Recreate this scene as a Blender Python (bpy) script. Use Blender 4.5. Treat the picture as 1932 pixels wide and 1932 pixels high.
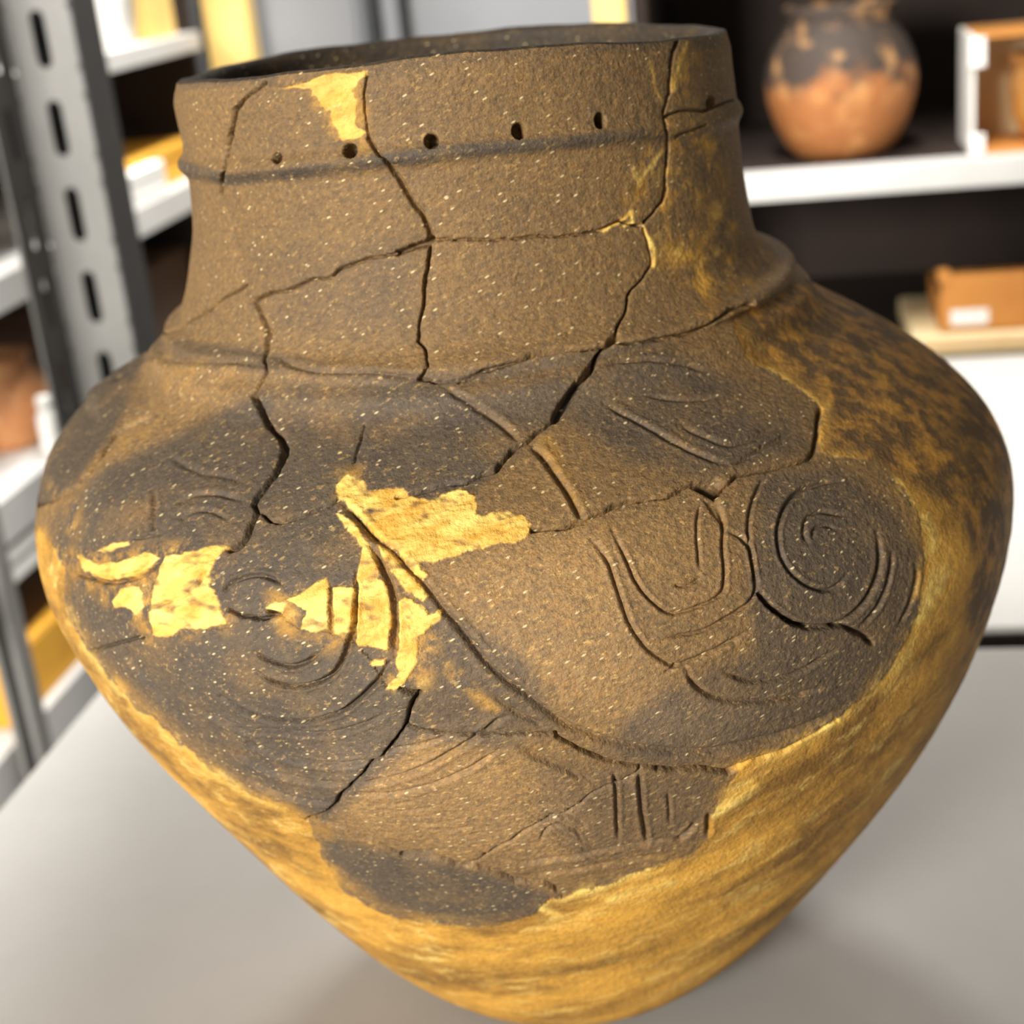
import bpy, math, random
import numpy as np
from mathutils import Matrix, Vector

random.seed(7)
rng = np.random.default_rng(7)
for o in list(bpy.data.objects):
    bpy.data.objects.remove(o, do_unlink=True)
S = bpy.context.scene
COL = S.collection

# ------------------------------------------------------------------ camera
FPX = 2900.0
PITCH = math.radians(20.8)
ROLL = math.radians(6.0)
CAM = np.array([0.0, -0.66, 0.487])
_r0 = np.array([1.0, 0, 0]); _u0 = np.array([0, math.sin(PITCH), math.cos(PITCH)])
FWD = np.array([0, math.cos(PITCH), -math.sin(PITCH)])
RGT = math.cos(ROLL) * _r0 - math.sin(ROLL) * _u0
UPV = math.sin(ROLL) * _r0 + math.cos(ROLL) * _u0
cd = bpy.data.cameras.new('camera')
cam = bpy.data.objects.new('camera', cd); COL.objects.link(cam)
m = Matrix.Identity(4)
for i in range(3):
    m[i][0] = RGT[i]; m[i][1] = UPV[i]; m[i][2] = -FWD[i]; m[i][3] = CAM[i]
cam.matrix_world = m
cd.sensor_width = 36.0
cd.lens = FPX / 1932.0 * 36.0
cd.clip_start = 0.02
cd.dof.use_dof = True
cd.dof.focus_distance = 0.50
cd.dof.aperture_fstop = 9.0
S.camera = cam

# ------------------------------------------------------------------ room frame (turned against the camera)
RHO = math.radians(10.9)
EU = np.array([math.sin(RHO), math.cos(RHO), 0.0])     # along the aisle, away from the camera
EW = np.array([math.cos(RHO), -math.sin(RHO), 0.0])    # to the right
ROOM = Matrix(((EW[0], EU[0], 0, 0), (EW[1], EU[1], 0, 0), (0, 0, 1, 0), (0, 0, 0, 1)))
def room(w, u, z):
    return tuple(EW * w + EU * u + np.array([0, 0, z]))

# ------------------------------------------------------------------ light and exposure
wd = bpy.data.worlds.new('room_light'); S.world = wd; wd.use_nodes = True
bg = wd.node_tree.nodes['Background']
bg.inputs[0].default_value = (1.0, 0.98, 0.95, 1); bg.inputs[1].default_value = 0.17
def area(name, loc, target, sx, sy, energy, color, spread=180):
    d = bpy.data.lights.new(name, 'AREA'); d.shape = 'RECTANGLE'; d.size = sx; d.size_y = sy
    d.energy = energy; d.color = color; d.spread = math.radians(spread)
    o = bpy.data.objects.new(name, d); COL.objects.link(o)
    v = Vector(target) - Vector(loc)
    o.rotation_euler = v.to_track_quat('-Z', 'Y').to_euler(); o.location = loc
    return o
area('front_left_key', (-1.80, -2.50, 1.02), (0, 0, 0.2), 0.8, 0.7, 178, (1.0, 0.965, 0.91))  # soft key from the front left, its source unseen
area('ceiling_tube_light', room(-0.12, 0.9, 2.1), room(-0.12, 0.9, 0), 0.12, 3.2, 195, (1.0, 0.98, 0.95))
S.view_settings.view_transform = 'Standard'
S.view_settings.look = 'None'
S.view_settings.exposure = 0.0
S.view_settings.gamma = 1.0
S.view_settings.use_curve_mapping = False

# ------------------------------------------------------------------ materials
def lin(c):
    return tuple(((v / 255.0) / 12.92 if v / 255.0 <= 0.04045 else ((v / 255.0 + 0.055) / 1.055) ** 2.4) for v in c) + (1.0,)
class NT:
    def __init__(self, name):
        self.m = bpy.data.materials.new(name); self.m.use_nodes = True
        self.t = self.m.node_tree; self.b = self.t.nodes['Principled BSDF']
    def n(self, ty, **kw):
        x = self.t.nodes.new(ty)
        for k, v in kw.items(): setattr(x, k, v)
        return x
    def l(self, a, b): self.t.links.new(a, b)
    def noise(self, scale, detail=4, vec=None, rough=0.6):
        x = self.n('ShaderNodeTexNoise'); x.inputs['Scale'].default_value = scale
        x.inputs['Detail'].default_value = detail; x.inputs['Roughness'].default_value = rough
        self.l(vec if vec is not None else self.co(), x.inputs['Vector']); return x.outputs['Fac']
    def co(self):
        if not hasattr(self, '_co'): self._co = self.n('ShaderNodeTexCoord').outputs['Object']
        return self._co
    def ramp(self, fac, a, b):
        x = self.n('ShaderNodeMapRange'); x.inputs[1].default_value = a; x.inputs[2].default_value = b
        self.l(fac, x.inputs[0]); return x.outputs[0]
    def mix(self, fac, a, b):
        x = self.n('ShaderNodeMix', data_type='RGBA')
        if isinstance(fac, float): x.inputs[0].default_value = fac
        else: self.l(fac, x.inputs[0])
        for i, v in ((6, a), (7, b)):
            if isinstance(v, tuple): x.inputs[i].default_value = v
            else: self.l(v, x.inputs[i])
        return x.outputs[2]
    def math(self, op, a, b=None):
        x = self.n('ShaderNodeMath', operation=op)
        for i, v in enumerate((a, b)):
            if v is None: continue
            if isinstance(v, (float, int)): x.inputs[i].default_value = v
            else: self.l(v, x.inputs[i])
        return x.outputs[0]
    def attr(self, name):
        x = self.n('ShaderNodeAttribute'); x.attribute_name = name; return x.outputs['Fac']
    def bump(self, h, strength, dist):
        x = self.n('ShaderNodeBump'); x.inputs['Strength'].default_value = strength
        x.inputs['Distance'].default_value = dist; self.l(h, x.inputs['Height'])
        self.l(x.outputs[0], self.b.inputs['Normal'])

def simple(name, ca, cb, scale, rough=0.6, metal=0.0, bump=0.15, dist=0.001, spec=0.4):
    k = NT(name)
    f = k.ramp(k.noise(scale, 5), 0.3, 0.7)
    k.l(k.mix(f, lin(ca), lin(cb)), k.b.inputs['Base Color'])
    k.b.inputs['Roughness'].default_value = rough; k.b.inputs['Metallic'].default_value = metal
    k.b.inputs['Specular IOR Level'].default_value = spec
    k.bump(k.noise(scale * 8, 3), bump, dist)
    return k.m

M = {}
M['white_paint'] = simple('white_painted_steel', (204, 202, 198), (194, 192, 188), 12, 0.5)
M['grey_paint'] = simple('grey_painted_steel', (134, 132, 128), (124, 122, 118), 18, 0.42)
M['dark_and_shade_steel'] = simple('dark_grey_steel_and_shade', (48, 46, 43), (40, 38, 36), 18, 0.5)  # dark steel; also paints the unlit sides of grey parts
M['table'] = simple('pale_laminate', (166, 163, 158), (158, 155, 150), 9, 0.45, bump=0.05)
M['white_laminate'] = simple('white_laminate', (222, 220, 215), (212, 210, 205), 9, 0.45, bump=0.05)
M['cardboard'] = simple('orange_brown_cardboard', (206, 140, 68), (190, 124, 58), 22, 0.8)
M['yellow_card'] = simple('yellow_cardboard', (238, 178, 62), (226, 164, 52), 22, 0.8)
M['cream'] = simple('cream_painted_wood', (240, 206, 128), (232, 194, 112), 10, 0.6)
M['cream_card'] = simple('cream_card_sheet', (236, 214, 168), (226, 200, 150), 16, 0.8)
M['dark_board_and_shade'] = simple('dark_brown_board_and_shade', (52, 38, 30), (40, 29, 23), 9, 0.75)  # brown boards; also paints shade in the table gap and open carton
M['brown_box'] = simple('dark_brown_carton', (84, 58, 42), (70, 48, 35), 14, 0.8)
M['paper'] = simple('white_paper', (246, 244, 238), (238, 236, 230), 20, 0.8)
M['wall'] = simple('grey_wall_paint', (176, 176, 176), (168, 168, 168), 6, 0.7)
M['floor'] = simple('grey_floor', (120, 116, 110), (108, 104, 98), 14, 0.6)
M['cabinet'] = simple('pale_grey_cabinet', (132, 133, 135), (126, 127, 130), 8, 0.5)

def pot_material():
    k = NT('restored_pottery')
    co = k.co()
    plaster, soot_and_shade, smear, brown, tone = [k.attr(a) for a in ('plaster', 'soot_and_shade', 'smear', 'brown', 'tone')]
    # clay
    n1 = k.ramp(k.noise(26, 5), 0.32, 0.68)
    ms = k.n('ShaderNodeMapping'); ms.vector_type = 'TEXTURE'; ms.inputs['Rotation'].default_value = (0, -0.42, 0); ms.inputs['Scale'].default_value = (1.6, 1.0, 0.8); k.l(co, ms.inputs['Vector'])
    n2 = k.ramp(k.noise(430, 5, ms.outputs[0], 0.75), 0.38, 0.64)
    n3 = k.ramp(k.noise(560, 5, ms.outputs[0], 0.8), 0.42, 0.62)
    clay = k.mix(n1, lin((142, 112, 70)), lin((122, 98, 66)))
    clay = k.mix(k.math('MULTIPLY', n2, 0.55), clay, lin((160, 117, 62)))
    soot_shade_col = k.mix(k.ramp(k.noise(60, 5), 0.3, 0.7), lin((80, 70, 61)), lin((97, 84, 67)))
    sf = k.math('MULTIPLY', soot_and_shade, k.ramp(k.noise(34, 6), 0.18, 0.5))
    clay = k.mix(sf, clay, soot_shade_col)
    clay = k.mix(k.math('MULTIPLY', n3, 0.55), clay, lin((62, 53, 45)))
    clay = k.mix(k.math('MULTIPLY', k.ramp(k.noise(620, 3, ms.outputs[0]), 0.58, 0.70), 0.45), clay, lin((204, 164, 96)))
    tn = k.n('ShaderNodeHueSaturation'); k.l(clay, tn.inputs['Color']); k.l(tone, tn.inputs['Value'])
    clay = tn.outputs[0]
    # plaster, streaked by the brush
    mp = k.n('ShaderNodeMapping'); mp.vector_type = 'TEXTURE'; mp.inputs['Rotation'].default_value = (0.0, -0.38, 0.0)
    mp.inputs['Scale'].default_value = (2.6, 1.2, 0.8); k.l(co, mp.inputs['Vector'])
    st = k.ramp(k.noise(22, 9, mp.outputs[0], 0.72), 0.40, 0.60)
    pl = k.mix(st, lin((128, 92, 40)), lin((222, 166, 68)))
    st2 = k.ramp(k.noise(60, 8, mp.outputs[0], 0.78), 0.53, 0.68)
    pl = k.mix(k.math('MULTIPLY', st2, 0.8), pl, lin((250, 214, 122)))
    pl = k.mix(k.math('MULTIPLY', k.ramp(k.noise(480, 4, None, 0.7), 0.44, 0.7), 0.4), pl, lin((150, 106, 48)))
    br = k.mix(k.ramp(k.noise(80, 7, None, 0.7), 0.46, 0.62), lin((104, 78, 46)), lin((194, 140, 58)))
    bf = k.math('MULTIPLY', brown, k.ramp(k.noise(24, 5), 0.1, 0.45))
    pl = k.mix(bf, pl, br)
    fresh = k.attr('fresh')
    fr = k.mix(k.ramp(k.noise(110, 6, mp.outputs[0]), 0.38, 0.66), lin((214, 160, 66)), lin((250, 218, 120)))
    pl = k.mix(fresh, pl, fr)
    smn = k.ramp(k.noise(70, 7, None, 0.7), 0.47, 0.60)
    f = k.math('MAXIMUM', plaster, k.math('MULTIPLY', smear, smn))
    col = k.mix(f, clay, pl)
    # mica and quartz grit, with streaked glints painted into the base colour
    vo = k.n('ShaderNodeTexVoronoi'); vo.inputs['Scale'].default_value = 300
    mv = k.n('ShaderNodeMapping'); mv.vector_type = 'TEXTURE'; mv.inputs['Rotation'].default_value = (0, -0.42, 0); mv.inputs['Scale'].default_value = (1.7, 1.0, 0.62)
    k.l(co, mv.inputs['Vector']); k.l(mv.outputs[0], vo.inputs['Vector'])
    sp = k.ramp(vo.outputs['Distance'], 0.2, 0.12)
    sep = k.n('ShaderNodeSeparateColor'); k.l(vo.outputs['Color'], sep.inputs[0])
    sp = k.math('MULTIPLY', sp, k.ramp(sep.outputs[0], 0.66, 0.68))
    spm = k.math('MULTIPLY', sp, k.math('SUBTRACT', 0.62, k.math('MULTIPLY', f, 0.45)))
    col = k.mix(spm, col, lin((236, 214, 160)))
    k.l(col, k.b.inputs['Base Color'])
    k.b.inputs['Roughness'].default_value = 0.66
    k.b.inputs['Specular IOR Level'].default_value = 0.3
    h = k.math('ADD', k.noise(160, 5), k.math('MULTIPLY', k.noise(620, 3), 0.6))
    k.bump(h, 0.8, 0.0013)
    return k.m
M['pot'] = pot_material()

# ------------------------------------------------------------------ helpers
def tag(o, label=None, cat=None, group=None, kind=None):
    if label: o['label'] = label
    if cat: o['category'] = cat
    if group: o['group'] = group
    if kind: o['kind'] = kind
    return o
def empty(name, loc=(0, 0, 0), parent=None, roomframe=True):
    o = bpy.data.objects.new(name, None); COL.objects.link(o)
    o.empty_display_size = 0.05
    if roomframe:
        o.matrix_world = Matrix.Translation(Vector(loc)) @ ROOM
    else: o.location = loc
    return o
class MB:
    """collects shapes in the room frame: x = to the right, y = along the aisle, z = up"""
    def __init__(self): self.v = []; self.f = []
    def add(self, v, f):
        n = len(self.v); self.v += [tuple(p) for p in v]; self.f += [tuple(i + n for i in q) for q in f]; return self
    def box(self, x0, x1, y0, y1, z0, z1, b=0.0):
        if b <= 0:
            v = [(x, y, z) for z in (z0, z1) for y in (y0, y1) for x in (x0, x1)]
            return self.add(v, [(0, 2, 3, 1), (4, 5, 7, 6), (0, 1, 5, 4), (2, 6, 7, 3), (0, 4, 6, 2), (1, 3, 7, 5)])
        v = []; idx = {}
        for sx in (0, 1):
            for sy in (0, 1):
                for sz in (0, 1):
                    x = x1 if sx else x0; y = y1 if sy else y0; z = z1 if sz else z0
                    dx = -b if sx else b; dy = -b if sy else b; dz = -b if sz else b
                    idx[sx, sy, sz] = len(v); v += [(x, y + dy, z + dz), (x + dx, y, z + dz), (x + dx, y + dy, z)]
        f = []
        g = lambda sx, sy, sz, a: idx[sx, sy, sz] + a
        for s in (0, 1):
            q = [g(s, 0, 0, 0), g(s, 1, 0, 0), g(s, 1, 1, 0), g(s, 0, 1, 0)]; f.append(q if s else q[::-1])
            q = [g(0, s, 0, 1), g(0, s, 1, 1), g(1, s, 1, 1), g(1, s, 0, 1)]; f.append(q if s else q[::-1])
            q = [g(0, 0, s, 2), g(1, 0, s, 2), g(1, 1, s, 2), g(0, 1, s, 2)]; f.append(q if s else q[::-1])
        for a in (0, 1):
            for c in (0, 1):
                f.append([g(0, a, c, 1), g(1, a, c, 1), g(1, a, c, 2), g(0, a, c, 2)])
                f.append([g(a, 0, c, 0), g(a, 1, c, 0), g(a, 1, c, 2), g(a, 0, c, 2)])
                f.append([g(a, c, 0, 0), g(a, c, 1, 0), g(a, c, 1, 1), g(a, c, 0, 1)])
        for k in idx: f.append([g(*k, 0), g(*k, 1), g(*k, 2)])
        return self.add(v, f)
    def lathe(self, prof, seg=48, cx=0.0, cy=0.0, wob=None):
        v = []
        for (r, z) in prof:
            for i in range(seg):
                a = 2 * math.pi * i / seg; k = 1.0 if wob is None else wob(a, z)
                v.append((cx + r * k * math.cos(a), cy + r * k * math.sin(a), z))
        f = []
        for j in range(len(prof) - 1):
            for i in range(seg):
                f.append((j * seg + i, j * seg + (i + 1) % seg, (j + 1) * seg + (i + 1) % seg, (j + 1) * seg + i))
        return self.add(v, f)
    def build(self, name, mat, parent=None, smooth=False):
        me = bpy.data.meshes.new(name); me.from_pydata(self.v, [], self.f)
        import bmesh
        bm = bmesh.new(); bm.from_mesh(me); bmesh.ops.recalc_face_normals(bm, faces=bm.faces); bm.to_mesh(me); bm.free()
        if smooth: me.polygons.foreach_set('use_smooth', [True] * len(me.polygons))
        me.materials.append(mat)
        o = bpy.data.objects.new(name, me); COL.objects.link(o)
        if parent is not None: o.parent = parent
        else: o.matrix_world = ROOM
        return o

def slotted_plate(w, h, t, slots, sw, sl):
    """plate in x (0..w), z (0..h), thickness t in y, with a row of round-ended slots at the given heights"""
    mb = MB(); cx = w / 2
    def quad(a, b, c, d):
        for y in (0, t):
            mb.add([(p[0], y, p[1]) for p in (a, b, c, d)], [(0, 1, 2, 3) if y == 0 else (3, 2, 1, 0)])
    zs = 0.0
    for zc in slots:
        z0, z1 = zc - sl / 2, zc + sl / 2
        m0, m1 = zc - sl / 2 - 0.004, zc + sl / 2 + 0.004
        quad((0, zs), (w, zs), (w, m0), (0, m0))
        n = 6; ring = []
        for i in range(n + 1):
            a = math.pi + math.pi * i / n; ring.append((cx + sw / 2 * math.cos(a), z0 + sw / 2 + sw / 2 * math.sin(a)))
        for i in range(n + 1):
            a = math.pi * i / n; ring.append((cx + sw / 2 * math.cos(a), z1 - sw / 2 + sw / 2 * math.sin(a)))
        N = len(ring); out = []
        for (x, z) in ring:
            if z < zc: out.append((w * (0.5 + (x - cx) / sw), m0) if z < z0 + sw / 2 - 1e-6 else (0 if x < cx else w, z))
            else: out.append((w * (0.5 + (x - cx) / sw), m1) if z > z1 - sw / 2 + 1e-6 else (0 if x < cx else w, z))
        for i in range(N):
            j = (i + 1) % N
            quad(out[i], out[j], ring[j], ring[i])
            mb.add([(ring[i][0], 0, ring[i][1]), (ring[j][0], 0, ring[j][1]), (ring[j][0], t, ring[j][1]), (ring[i][0], t, ring[i][1])], [(0, 1, 2, 3)])
        # the corners beside the round ends
        for x0, sgn in ((0, 1), (w, -1)):
            quad((x0, m0), (x0, m0), (x0, z0 + sw / 2), (x0, z0 + sw / 2))
        zs = m1
    quad((0, zs), (w, zs), (w, h), (0, h))
    mb.box(-0.0005, 0.0, 0, t, 0, h); mb.box(w, w + 0.0005, 0, t, 0, h)
    return mb

# ------------------------------------------------------------------ the room
def struct(name, mb, mat, kind='structure'):
    return tag(mb.build(name, mat), kind=kind)
struct('floor', MB().box(-2.2, 2.4, -1.6, 2.6, -0.80, -0.75), M['floor'])
struct('wall_back', MB().box(-2.2, 2.4, 2.3, 2.36, -0.75, 1.9), M['wall'])
struct('wall_left', MB().box(-2.0, -1.94, -1.6, 2.3, -0.75, 1.9), M['wall'])

# ------------------------------------------------------------------ tables
def table(name, x0, x1, y0, y1, label, z=0.0, top='table'):
    t = empty(name, room((x0 + x1) / 2, (y0 + y1) / 2, -0.75))
    cx, cy = (x0 + x1) / 2, (y0 + y1) / 2
    a, b = (x1 - x0) / 2, (y1 - y0) / 2
    MB().box(-a, a, -b, b, 0.72 + z, 0.75 + z, 0.003).build('tabletop', M[top], t)
    for sx in (-1, 1):
        for sy in (-1, 1):
            MB().box(sx * (a - 0.05) - 0.02, sx * (a - 0.05) + 0.02, sy * (b - 0.05) - 0.02, sy * (b - 0.05) + 0.02, 0, 0.72 + z, 0.002).build('leg', M['grey_paint'], t)
    tag(t, label, 'table')
    return t
wt = table('work_table', -0.373, 1.30, -0.62, 0.325, 'pale laminate table carrying the large incised pot')
# unseen deck added above the table top to keep the ceiling light off the pot
MB().box(-0.710, 0.8365, -0.53, 0.72, 1.46, 1.48, 0.002).build('added_overhead_shelf', M['white_paint'], wt)
for y_ in (-0.50, 0.42): MB().box(0.795, 0.83, y_ - 0.02, y_ + 0.02, 0.75, 1.46, 0.002).build('added_shelf_support', M['grey_paint'], wt)
rt = table('rear_table', -0.20, 1.30, 0.353, 1.028, 'pale table across the dark gap from the large pot', top='white_laminate')
MB().box(-0.75, 0.75, -0.3395, -0.3376, 0.55, 0.746).build('gap_shade_strip', M['dark_board_and_shade'], rt)  # dark strip added to stand for the shade in the table gap

# ------------------------------------------------------------------ shelving along the aisle on the left
def pottery_mat(name, top, low, pale, zsplit, zblur, scale=22):
    k = NT(name)
    sep = k.n('ShaderNodeSeparateXYZ'); k.l(k.co(), sep.inputs[0])
    n = k.noise(scale, 5)
    z = k.math('ADD', sep.outputs[2], k.math('MULTIPLY', k.math('SUBTRACT', n, 0.5), 0.10))
    c = k.mix(k.ramp(z, zsplit - zblur, zsplit + zblur), lin(low), lin(top))
    c = k.mix(k.math('MULTIPLY', k.ramp(k.noise(scale * 1.6, 4), 0.52, 0.70), 0.55), c, lin(pale))
    k.l(c, k.b.inputs['Base Color']); k.b.inputs['Roughness'].default_value = 0.75
    k.bump(k.noise(90, 4), 0.4, 0.002)
    return k.m
SW = -0.66
lu = empty('metal_shelving', room(-0.86, 0.95, -0.75))
def lbox(name, mat, w0, w1, u0, u1, z0, z1, b=0.002, parent=None):
    """box given in room coordinates, as a part of the left shelving"""
    p = parent or lu
    return MB().box(w0 + 0.86, w1 + 0.86, u0 - 0.95, u1 - 0.95, z0 + 0.75, z1 + 0.75, b).build(name, mat, p)
for z0, z1, u0, u1 in ((0.368, 0.392, 0.35, 1.50), (0.168, 0.204, 0.35, 1.50), (-0.052, -0.006, 0.35, 1.50), (-0.295, -0.241, 0.35, 1.50)):
    s = lbox('shelf', M['white_paint'], SW - 0.36, SW - 0.006, u0, u1, z1 - 0.012, z1)
    MB().box(SW - 0.006 + 0.86, SW + 0.86, u0 - 0.95, u1 - 0.95, z0 + 0.75, z1 + 0.75, 0.001).build('front_lip', M['white_paint'], s)
lbox('back_panel', M['dark_board_and_shade'], SW - 0.375, SW - 0.36, 0.35, 1.50, -0.75, 0.72)
lbox('end_panel', M['dark_board_and_shade'], SW - 0.36, SW - 0.012, 1.50, 1.512, -0.75, 0.72)
lbox('unseen_top_board', M['white_paint'], SW - 0.36, SW, 0.35, 1.50, 0.66, 0.68)
for w_, u_ in ((SW - 0.34, 0.35), (SW - 0.34, 1.47)):
    lbox('rear_post', M['grey_paint'], w_ - 0.018, w_ + 0.018, u_ - 0.018, u_ + 0.018, -0.75, 0.72)
tag(lu, 'white metal shelving along the left with a slotted grey upright', 'shelving')
# slotted upright: grey face towards the camera, side flanges coloured dark as unlit
PU = 0.80
def hit_u(x, y, u):
    d = FWD + RGT * (x - 966) / FPX - UPV * (y - 966) / FPX
    t = (u - CAM @ EU) / (d @ EU); q = CAM + t * d
    return q @ EW, q[2]
wl = hit_u(66, 350, PU)[0]; wr = hit_u(197, 350, PU)[0]
zs = [hit_u(x, y, PU)[1] for x, y in ((69, 75), (108, 244), (145, 406), (182, 560))]
pitch = (zs[0] - zs[3]) / 3
slots = sorted([zs[0] + pitch * i for i in range(-8, 2)])
up = MB().box(wl + 0.86, wl + 0.86 + 0.001, PU - 0.95, PU - 0.95 + 0.002, 0, 1.47).build('upright', M['grey_paint'], lu)
def plate(name, w, t, mat, sw, mtx, sl=0.054):
    mb = slotted_plate(w, 1.47, t, [z + 0.75 for z in slots], sw, sl)
    mb.v = [tuple(mtx @ Vector(p)) for p in mb.v]
    return mb.build(name, mat, up)
T_ = Matrix.Translation((wl + 0.86, PU - 0.95, 0))
plate('face_plate', wr - wl, 0.002, M['grey_paint'], 0.015, T_)
plate('inner_flange', 0.055, 0.002, M['dark_and_shade_steel'], 0.011, T_ @ Matrix.Rotation(math.radians(-90), 4, 'Z'))
T2 = Matrix.Translation((wr + 0.86, PU - 0.95, 0))
MB().box(wr + 0.86 - 0.002, wr + 0.86 + 0.001, PU - 0.95, PU - 0.95 + 0.060, 0, 1.47, 0.0005).build('outer_flange', M['dark_and_shade_steel'], up)
MB().box(wl + 0.862, wr + 0.857, PU - 0.95 + 0.030, PU - 0.95 + 0.032, 0, 1.47).build('slot_shade_plate', M['dark_and_shade_steel'], up)  # dark plate added so that the slots look unlit
MB().box(wl + 0.8575, wl + 0.8605, PU - 0.95 - 0.057, PU - 0.95 - 0.054, 0, 1.47).build('rolled_edge', M['grey_paint'], up)
# slim post of the lower frame
w_, z_ = hit_u(40, 1300, 0.62)
sl_ = empty('slim_post', room(w_, 0.62, -0.75))
MB().box(-0.013, 0.013, -0.013, 0.013, 0.006, 1.6, 0.001).build('tube', M['grey_paint'], sl_)
MB().box(-0.006, 0.006, -0.0145, -0.013, 0.006, 1.6).build('groove_strip', M['dark_and_shade_steel'], sl_)
MB().box(-0.03, 0.03, -0.03, 0.03, 0, 0.006, 0.001).build('foot_plate', M['grey_paint'], sl_)
tag(sl_, 'slim grey post in front of the yellow carton, lower left', 'post')

def thing_box(name, mat, w0, w1, u0, u1, z0, z1, label, cat, extra=None, rot=0.0, b=0.002):
    t = empty(name, room((w0 + w1) / 2, (u0 + u1) / 2, z0))
    t.matrix_world = t.matrix_world @ Matrix.Rotation(rot, 4, 'Z')
    a, c = (w1 - w0) / 2, (u1 - u0) / 2
    MB().box(-a, a, -c, c, 0, z1 - z0, b).build('body', mat, t)
    if extra: extra(t, a, c, z1 - z0)
    tag(t, label, cat); return t
def flaps(mat):
    def f(t, a, c, h):
        MB().box(-a * 0.99, a * 0.99, -c * 0.99, -c * 0.02, h, h + 0.002).build('flap', mat, t)
        MB().box(-a * 0.99, a * 0.99, c * 0.02, c * 0.99, h, h + 0.002).build('flap', mat, t)
    return f
def lid(mat, k=0.3):
    def f(t, a, c, h):
        MB().box(-a - 0.002, a + 0.002, -c - 0.002, c + 0.002, h * (1 - k), h + 0.002, 0.001).build('lid', mat, t)
    return f
# things on the left shelves
tub = empty('plastic_tub', room(-0.712, 1.305, 0.392))
MB().lathe([(0.0, 0.0), (0.028, 0.0), (0.034, 0.005), (0.046, 0.10), (0.047, 0.104), (0.043, 0.104), (0.032, 0.01), (0.0, 0.008)], 40).build('tub', M['paper'], tub, True)
MB().lathe([(0.046, 0.096), (0.050, 0.097), (0.050, 0.105), (0.046, 0.106)], 40).build('rolled_rim', M['paper'], tub, True)
tag(tub, 'white plastic tub on the top left shelf', 'tub')
thing_box('tan_carton', M['cream'], -0.74, -0.675, 1.38, 1.455, 0.392, 0.52, 'tan carton beside the white tub on the top shelf', 'carton', flaps(M['cream']))
thing_box('shallow_carton', M['yellow_card'], -0.79, -0.685, 1.20, 1.47, 0.204, 0.252, 'shallow yellow carton on the middle left shelf', 'carton', lid(M['yellow_card']))
thing_box('paper_packet', M['paper'], -0.682, -0.664, 1.165, 1.30, 0.204, 0.246, 'white paper packet leaning before the shallow yellow carton', 'packet', lambda t, a, c, h: MB().box(a, a + 0.001, -c * 0.9, c * 0.9, h * 0.7, h * 0.95).build('folded_edge', M['paper'], t))
thing_box('orange_carton', M['cardboard'], -0.82, -0.69, 0.74, 0.845, 0.204, 0.29, 'orange carton at the far left edge behind the upright', 'carton', flaps(M['cardboard']))
thing_box('dark_carton', M['brown_box'], -0.99, -0.72, 1.10, 1.47, -0.006, 0.10, 'dark brown carton low on the left shelving', 'carton', flaps(M['brown_box']))
jarm = pottery_mat('warm_brown_pottery', (186, 128, 84), (204, 136, 82), (236, 184, 130), 0.05, 0.03)
bp = empty('small_clay_jar', room(-0.735, 0.895, -0.006))
MB().lathe([(0.0, 0.0), (0.026, 0.0), (0.032, 0.004), (0.048, 0.034), (0.051, 0.05), (0.046, 0.075), (0.034, 0.09)], 44).build('body', jarm, bp, True)
MB().lathe([(0.034, 0.09), (0.032, 0.098), (0.037, 0.105), (0.034, 0.106), (0.029, 0.098), (0.031, 0.085), (0.043, 0.07)], 44).build('neck', jarm, bp, True)
tag(bp, 'small warm brown clay jar on the left shelf below the upright', 'jar')
wj = empty('white_bottle', room(-0.6745, 0.866, -0.006))
MB().lathe([(0.0, 0.0), (0.010, 0.0), (0.0115, 0.003), (0.0115, 0.040), (0.008, 0.047), (0.0065, 0.050)], 28).build('body', M['paper'], wj, True)
MB().lathe([(0.0075, 0.049), (0.008, 0.050), (0.008, 0.062), (0.007, 0.063), (0.0, 0.063)], 28).build('cap', M['paper'], wj, True)
tag(wj, 'small white bottle beside the brown clay jar', 'bottle')
thing_box('yellow_carton', M['yellow_card'], -0.84, -0.672, 0.66, 0.90, -0.241, -0.172, 'yellow carton on the lowest left shelf beside the table', 'carton', flaps(M['yellow_card']))
thing_box('dark_case', M['brown_box'], -0.84, -0.69, 0.66, 0.88, -0.170, -0.098, 'dark case stacked on the yellow carton', 'case', lambda t, a, c, h: MB().box(a, a + 0.004, -0.05, -0.025, h * 0.35, h * 0.65, 0.001).build('latch', M['white_paint'], t))
thing_box('white_carton', M['paper'], -0.84, -0.665, 0.55, 0.88, -0.098, -0.058, 'flat white carton on top of the dark case', 'carton', lid(M['paper'], 0.4))

# ------------------------------------------------------------------ back of the room
for w0, w1, lab in ((-1.30, -0.449, 'pale grey metal cabinet left of the narrow gap'), (-0.380, 0.30, 'pale grey metal cabinet right of the narrow gap')):
    t = empty('metal_cabinet', room((w0 + w1) / 2, 1.80, -0.75)); a = (w1 - w0) / 2
    MB().box(-a, a, -0.20, 0.2, 0, 1.5, 0.003).build('body', M['cabinet'], t)
    for s in (-1, 1):
        d = MB().box(min(0.004 * s, s * (a - 0.008)), max(0.004 * s, s * (a - 0.008)), -0.212, -0.20, 0.06, 1.48, 0.002).build('door', M['cabinet'], t)
        MB().box(s * 0.03 - 0.006, s * 0.03 + 0.006, -0.224, -0.212, 0.85, 0.96, 0.002).build('handle', M['dark_and_shade_steel'], d)
    tag(t, lab, 'cabinet')
t = empty('cabinet_divider', room(-0.4145, 1.64, -0.75))
MB().box(-0.012, 0.012, -0.02, 0.02, 0, 1.5, 0.002).build('strip', M['cabinet'], t)
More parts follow.
